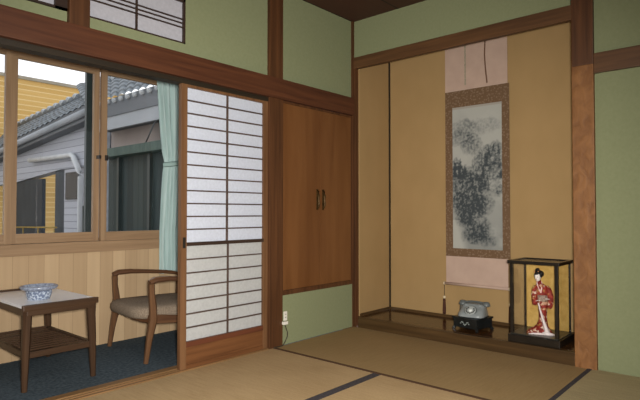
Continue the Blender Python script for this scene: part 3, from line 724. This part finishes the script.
# local: front faces -X, origin under the middle of the front legs
cw = wood('chair_walnut', (80, 54, 36), (108, 76, 50), 'z', rough=.38)
cwx = wood('chair_walnut_x', (76, 50, 34), (104, 72, 48), 'x', rough=.38)
W2 = .303
fab = noise_mat('brown_grey_upholstery', (112, 98, 84), (144, 128, 110), (130, 130, 130), rough=.95, spec=.05)
for s in (-1, 1):
    y = s * W2
    bm = BM(); bar(bm, [(-.030, y * 1.0, 0), (-.010, y, .14), (.016, y, .27), (.016, y, .35), (.006, y, .44), (.004, y, .505), (.014, y, .528)], [.028, .036, .048, .044, .036, .036, .03], [.03, .042, .060, .052, .042, .046, .04], .3)
    obj('front_leg', bm, cw, t, False)
    bm = BM(); bar(bm, [(.61, y * .93, 0), (.55, y * .95, .18), (.505, y * .95, .30), (.51, y * .97, .42), (.54, y * .97, .50), (.64, y * .94, .72), (.68, y * .92, .80)], [.028, .036, .044, .042, .040, .032, .026], [.030, .038, .046, .044, .040, .034, .028], .3)
    obj('rear_leg', bm, cw, t, False)
    bm = BM(); bar(bm, [(-.008, y, .515), (.03, y, .531), (.12, y, .533), (.25, y, .522), (.40, y, .508), (.48, y, .494), (.54, y * .985, .476)], [.042, .052, .056, .054, .048, .040, .034], [.034, .036, .032, .028, .026, .026, .030], .35)
    obj('armrest', bm, cwx, t, False)
    bm = BM(); bar(bm, [(.03, y * .97, .275), (.2, y * .965, .255), (.38, y * .96, .25), (.505, y * .95, .262)], .022, [.06, .05, .05, .06], .25)
    obj('side_rail', bm, cwx, t, False)
bm = BM(); bar(bm, [(.016, -W2 + .02, .278), (.013, -.15, .258), (.012, 0, .252), (.013, .15, .258), (.016, W2 - .02, .278)], .024, [.06, .044, .038, .044, .06], .25)
obj('front_rail', bm, wood('chair_walnut_y', (86, 52, 32), (114, 72, 44), 'y', rough=.38), t, False)
bm = BM()
def seatring(z, k, off=0):
    return [Vector((.240 + (.325 + off) * math.copysign(abs(math.cos(a)) ** .42, math.cos(a)) * k, (.272 + off) * k * math.copysign(abs(math.sin(a)) ** .42, math.sin(a)), z - .03 * (.24 + .3 * math.cos(a)) * .6)) for a in [2 * math.pi * i / 40 for i in range(40)]]
loft(bm, [seatring(.272, .94), seatring(.280, .985), seatring(.300, 1.0), seatring(.325, .995), seatring(.343, .96), seatring(.352, .88), seatring(.358, .6), seatring(.360, .2)])
obj('seat', bm, fab, t, False)
bm = BM()
rings = []
for k in range(9):
    f = k / 8; z = .39 + f * .40; xx = .515 + f * .155
    rings.append([Vector((xx + dx, yy, z)) for yy, dx in ((-.255, -.0), (-.2, -.028 + .016), (-.1, -.030 + .022), (0, -.030 + .026), (.1, -.030 + .022), (.2, -.028 + .016), (.255, 0), (.24, .028), (0, .042), (-.24, .028))])
loft(bm, rings); obj('backrest', bm, fab, t, False)
bm = BM(); bar(bm, [(.68, -W2 * .92, .80), (.69, -.15, .815), (.695, 0, .82), (.69, .15, .815), (.68, W2 * .92, .80)], .026, .05, .3)
obj('top_rail', bm, cwx, t, False)

# ------------------------------------------------------------------ curtain
t = thing('curtain', 'pale teal curtain gathered with a tieback at the right of the window', 'curtain', (-1.1, 1.0, .46))
bm = BM(); nz_, nx_ = 60, 60
zz = [2.02 - (2.02 - .465) * j / nz_ for j in range(nz_ + 1)]
def span(z):
    # left and right edge of the gathered curtain at height z
    if z > 1.36:
        f = (z - 1.36) / (2.02 - 1.36); f = max(0, min(1, f)); s = f ** .75
        return -1.182 - .078 * s, -1.0 + .02 * s
    f = (1.36 - z) / (1.36 - .465); s = min(1, f * 1.5) ** .7
    return -1.182 - .034 * s, -1.0 - .035 * s
rows = []
for z in zz:
    a, b_ = span(z); amp = .022 * min(1, (b_ - a) / .2); tie = math.exp(-((z - 1.35) / .05) ** 2)
    row = []
    for i in range(nx_ + 1):
        f = i / nx_; ph = f * 2 * math.pi * 5.2 + .6 * math.sin(z * 2.3)
        row.append(Vector((a + (b_ - a) * f, 1.0 + amp * (1 - .65 * tie) * math.sin(ph) + .005 * math.sin(ph * 2.3 + z * 4), z)))
    rows.append(row)
loft(bm, rows, closed=False)
co = obj('drape', bm, M['teal'], t)
so = co.modifiers.new('thick', 'SOLIDIFY'); so.thickness = .002
bm = BM(); rings = []
for k in range(32):
    a = 2 * math.pi * k / 32; cx_, cy_ = -1.09 + .097 * math.cos(a), 1.0 + .026 * math.sin(a)
    rings.append([Vector((cx_ + dx * math.cos(a), cy_ + dx * math.sin(a), 1.345 + dz + .014 * math.cos(a))) for dx, dz in ((0, -.02), (.005, -.01), (.006, .01), (0, .02), (-.002, 0))])
loft(bm, rings, loop=True); obj('tieback', bm, M['teal_dark'], t)
t = thing('curtain_rail', 'dark curtain rail along the top of the window, above the teal curtain', 'curtain rail', (-2.5, 1.0, 2.03))
obj('rail', B(-4.5, -.94, .985, 1.011, 2.028, 2.046, bev=.003), M['black_metal'], t)
obj('bracket', B(-1.2, -1.17, 1.011, 1.052, 2.03, 2.044), M['black_metal'], t)
obj('bracket', B(-3.2, -3.17, 1.011, 1.052, 2.03, 2.044), M['black_metal'], t)

# ------------------------------------------------------------------ outside: neighbouring houses
siding = board_mat('pale_grey_siding', (168, 170, 178), (184, 186, 194), 'z', .13, (126, 128, 136), 'y', groove=.10)
tile = noise_mat('grey_roof_tile', (86, 92, 98), (120, 126, 130), (7, 7, 7), rough=.5)
tile_l = noise_mat('light_tile_end', (150, 154, 158), (206, 208, 208), (20, 20, 20), rough=.6)
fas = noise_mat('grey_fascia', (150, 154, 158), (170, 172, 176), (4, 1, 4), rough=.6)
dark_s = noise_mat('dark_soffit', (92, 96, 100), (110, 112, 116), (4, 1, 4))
beige = noise_mat('lilac_beige_wall', (156, 144, 140), (170, 158, 152), (3, 3, 3))
shut = board_mat('dark_green_shutter', (40, 50, 50), (58, 68, 66), 'y', .16, (26, 32, 32), 'z', groove=.06)
awn = noise_mat('green_grey_awning', (66, 82, 76), (84, 100, 92), (6, 20, 6))
pipe_m = noise_mat('pale_pvc', (196, 198, 200), (210, 212, 214), (6, 6, 6), rough=.4)
def tiled_roof(bm, eave, ridge, nu, nv, amp=.035, step=.03):
    """eave/ridge: (start, end); rib waves across, stepped courses up the slope"""
    e0, e1 = Vector(eave[0]), Vector(eave[1]); r0, r1 = Vector(ridge[0]), Vector(ridge[1])
    rows = []
    for j in range(nv * 2 + 1):
        v = (j // 2 + (1 if j % 2 else 0)) / nv if j else 0.0
        v = min(1, v)
        a, b_ = e0.lerp(r0, v), e1.lerp(r1, v); row = []
        lift = step if j % 2 == 0 else 0
        for i in range(nu * 6 + 1):
            u = i / (nu * 6); p = a.lerp(b_, u)
            row.append(p + Vector((0, 0, lift + amp * abs(math.sin(math.pi * u * nu)))))
        rows.append(row)
    loft(bm, rows, closed=False, smooth=False)
# nearer house
t = thing('neighbour_house', 'neighbouring house with grey tiled roofs, pale siding, white downpipe and dark shutters', 'house', (.9, 4.5, -.4))
obj('wall', B(.9, 3.0, 1.9, 5.95, -.4, 2.50), beige, t)
bm = BM(); tiled_roof(bm, ((.48, 1.9, 2.70), (.48, 5.95, 2.70)), ((2.6, 1.9, 4.25), (2.6, 11.2, 4.25)), 20, 8); obj('tiled_roof', bm, tile, t)
e0 = obj('eave_tile', tube(BM(), [(.45, 0, -.01), (.51, 0, .005)], .034, 12), tile_l, t, False)
for k in range(20):
    e = e0 if k == 0 else e0.copy()
    if k: COL.objects.link(e)
    e.location = Vector((0, 2.0 + k * .2025, 2.69)) - t.location
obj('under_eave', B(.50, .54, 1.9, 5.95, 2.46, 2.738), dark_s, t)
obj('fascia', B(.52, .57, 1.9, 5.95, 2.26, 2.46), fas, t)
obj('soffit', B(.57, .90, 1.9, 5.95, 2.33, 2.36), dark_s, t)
obj('awning', B(.66, .90, 1.9, 5.95, 1.86, 2.0, bev=.01), awn, t)
obj('shutter', B(.86, .898, 1.9, 5.95, -.2, 1.86), shut, t)
obj('brace', tube(BM(), [(.585, 4.04, 2.27), (.87, 4.83, 2.0)], .012, 6), dark_s, t)
bm = BM(); box(bm, .80, .86, 4.55, 4.62, -.2, 1.86); box(bm, .80, .86, 5.5, 5.56, -.2, 1.86); obj('shutter_posts', bm, M['alu'], t)
# farther house
ez = lambda y: 2.68 - .088 * (y - 6.77)
rzf = lambda y: 3.67 - .065 * (y - 9.2)
bm = BM()
prism(bm, [(6.75, ez(6.75) + .26), (6.75, 1.80), (8.0, 1.80), (10.6, 1.62), (13, 1.60), (13, ez(13) + .26)], 'x', .9, 1.1)
box(bm, .92, 1.1, 6.75, 7.85, -.4, 1.79)
obj('siding_wall', bm, siding, t)
bm = BM(); box(bm, 1.0, 2.6, 6.2, 6.74, -.4, 2.5); obj('return_wall', bm, noise_mat('darker_grey_wall', (112, 116, 122), (138, 142, 148), (3, 3, 8)), t)  # darker grey than the siding next to it
bm = BM(); tiled_roof(bm, ((.72, 6.3, ez(6.3) + .12), (.72, 13.8, ez(13.8) + .12)), ((1.9, 7.6, rzf(7.6) - .1), (1.9, 13.8, rzf(13.8) - .1)), 30, 5); obj('tiled_roof', bm, tile, t)
bm = BM(); k = 0; y = 7.7
tube(bm, [(1.9, 7.6, rzf(7.6) - .07), (1.9, 13.8, rzf(13.8) - .07)], .10, 10)
obj('ridge', bm, tile, t)
e0 = obj('ridge_tile', ball(BM(), (0, 0, 0), .095, .9, 1.0, .8, seg=10), tile_l, t, False)
while y < 13.7:
    e = e0 if k == 0 else e0.copy()
    if k: COL.objects.link(e)
    e.location = Vector((1.86, y, rzf(y) - .03)) - t.location; y += .36; k += 1
obj('gutter', tube(BM(), [(.70, 6.3, ez(6.3) + .02), (.70, 13.8, ez(13.8) + .02)], .065, 10), fas, t)
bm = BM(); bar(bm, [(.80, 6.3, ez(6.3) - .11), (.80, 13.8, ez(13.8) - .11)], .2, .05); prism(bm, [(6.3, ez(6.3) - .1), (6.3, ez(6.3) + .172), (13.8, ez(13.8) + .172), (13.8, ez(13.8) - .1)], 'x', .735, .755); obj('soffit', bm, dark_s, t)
bm = BM(); tube(bm, [(.82, 9.35, 2.06), (.82, 7.32, 2.03), (.82, 7.25, 2.0), (.82, 6.98, 1.70), (.82, 6.93, 1.6), (.82, 6.93, -.4)], .05, 10); obj('downpipe', bm, pipe_m, t)
obj('door_panel', B(.93, 1.0, 8.95, 10.6, -.4, 1.66), noise_mat('dark_grey_panel', (50, 56, 62), (66, 72, 78), (3, 3, 1)), t)
obj('door_panel', B(.93, 1.0, 7.86, 8.30, -.4, 1.78), noise_mat('dark_grey_panel_b', (56, 62, 68), (74, 80, 86), (3, 3, 1)), t)
bm = BM(); box(bm, .895, .93, 7.2, 7.75, 1.2, 1.72); obj('small_window', bm, noise_mat('dark_window_glass', (52, 58, 66), (78, 84, 92), (4, 4, 1), rough=.2), t)
obj('corner_post', B(.86, .95, 6.66, 6.76, -.4, 2.45), noise_mat('blue_grey_post', (120, 130, 142), (136, 146, 158), (5, 5, 2)), t)
t = obj('reflection_bar', tube(BM(), [(.80, 10.3, .62), (.80, 7.9, .66)], .018, 6), noise_mat('yellow_reflection', (150, 124, 60), (166, 138, 74), (6, 6, 6)))  # yellow bar modelled in place of a reflection
tag(t, 'thin yellow bar standing in for a reflection in front of the farther house', 'reflection')
rp_m = noise_mat('yellow_reflection_post', (140, 116, 60), (156, 130, 74), (6, 6, 6))
for y in (8.0, 8.8, 9.6, 10.2): obj('reflection_bar_post', tube(BM(), [(.80, y, -.4), (.80, y, .63)], .014, 6), rp_m, t)  # made-up supports under the reflection bar
# yellow building
t = thing('yellow_building', 'yellow sided building rising behind the grey tiled roofs', 'building', (4, 16, -.4))
obj('wall', B(-4, 9, 14.0, 18, -.4, 4.86), board_mat('yellow_siding', (204, 162, 92), (220, 180, 110), 'z', .15, (232, 204, 146), 'x', groove=.16), t)
obj('parapet_cap', B(-4.05, 9.05, 13.95, 18.05, 4.86, 4.95), noise_mat('grey_cap', (150, 140, 122), (168, 158, 140), (4, 4, 4)), t)
gr = struct('ground', B(-14, 14, 1.3, 30, -.5, -.4), noise_mat('alley_concrete', (120, 118, 112), (140, 138, 132), (2, 2, 2)))

# ------------------------------------------------------------------ light, world, camera
wd = bpy.data.worlds.new('overcast'); bpy.context.scene.world = wd; wd.use_nodes = True
nt = wd.node_tree; bg = nt.nodes['Background']; bg.inputs['Strength'].default_value = 1.4
tc = nt.nodes.new('ShaderNodeTexCoord'); sp = nt.nodes.new('ShaderNodeSeparateXYZ'); rp = nt.nodes.new('ShaderNodeValToRGB')
rp.color_ramp.elements[0].position = 0; rp.color_ramp.elements[0].color = (1.0, 1.0, 1.0, 1); rp.color_ramp.elements[1].position = 1; rp.color_ramp.elements[1].color = (.62, .70, .80, 1)
nt.links.new(tc.outputs['Generated'], sp.inputs[0]); nt.links.new(sp.outputs[2], rp.inputs[0]); nt.links.new(rp.outputs[0], bg.inputs['Color'])

CAM = Vector((-3.52, -2.71, .95)); PITCH = math.atan(12.5 / 527); YAW = R(41.3 - 90)
cd = bpy.data.cameras.new('camera'); cam = bpy.data.objects.new('camera', cd); COL.objects.link(cam)
cd.sensor_width = 36; cd.sensor_fit = 'HORIZONTAL'; cd.lens = 527 / 640 * 36; cd.clip_start = .05
cam.location = CAM; cam.rotation_euler = (math.pi / 2 + PITCH, 0, YAW)
bpy.context.scene.camera = cam

def area(name, loc, rot, size, power, color):
    l = bpy.data.lights.new(name, 'AREA'); l.shape = 'DISK'; l.size = size; l.energy = power; l.color = color
    o = bpy.data.objects.new(name, l); COL.objects.link(o); o.location = loc; o.rotation_euler = rot; return o
sl = bpy.data.lights.new('flash', 'SPOT'); sl.energy = 630; sl.color = (1.0, .98, .94); sl.spot_size = R(104); sl.spot_blend = 1.0; sl.shadow_soft_size = .06
so_ = bpy.data.objects.new('flash', sl); COL.objects.link(so_); so_.location = CAM + Vector((.02, -.05, .035)); so_.rotation_euler = (math.pi / 2 + PITCH - R(7), 0, YAW + R(4))
area('ambient_fill', (-2.3, -2.3, 2.3), (0, 0, 0), .6, 15, (1.0, .96, .90))  # added weak fill for the room's ambient light, no fixture modelled

vs = bpy.context.scene.view_settings
vs.view_transform = 'Standard'; vs.look = 'None'; vs.exposure = 0; vs.gamma = 1
bpy.context.scene.cycles.use_denoising = True
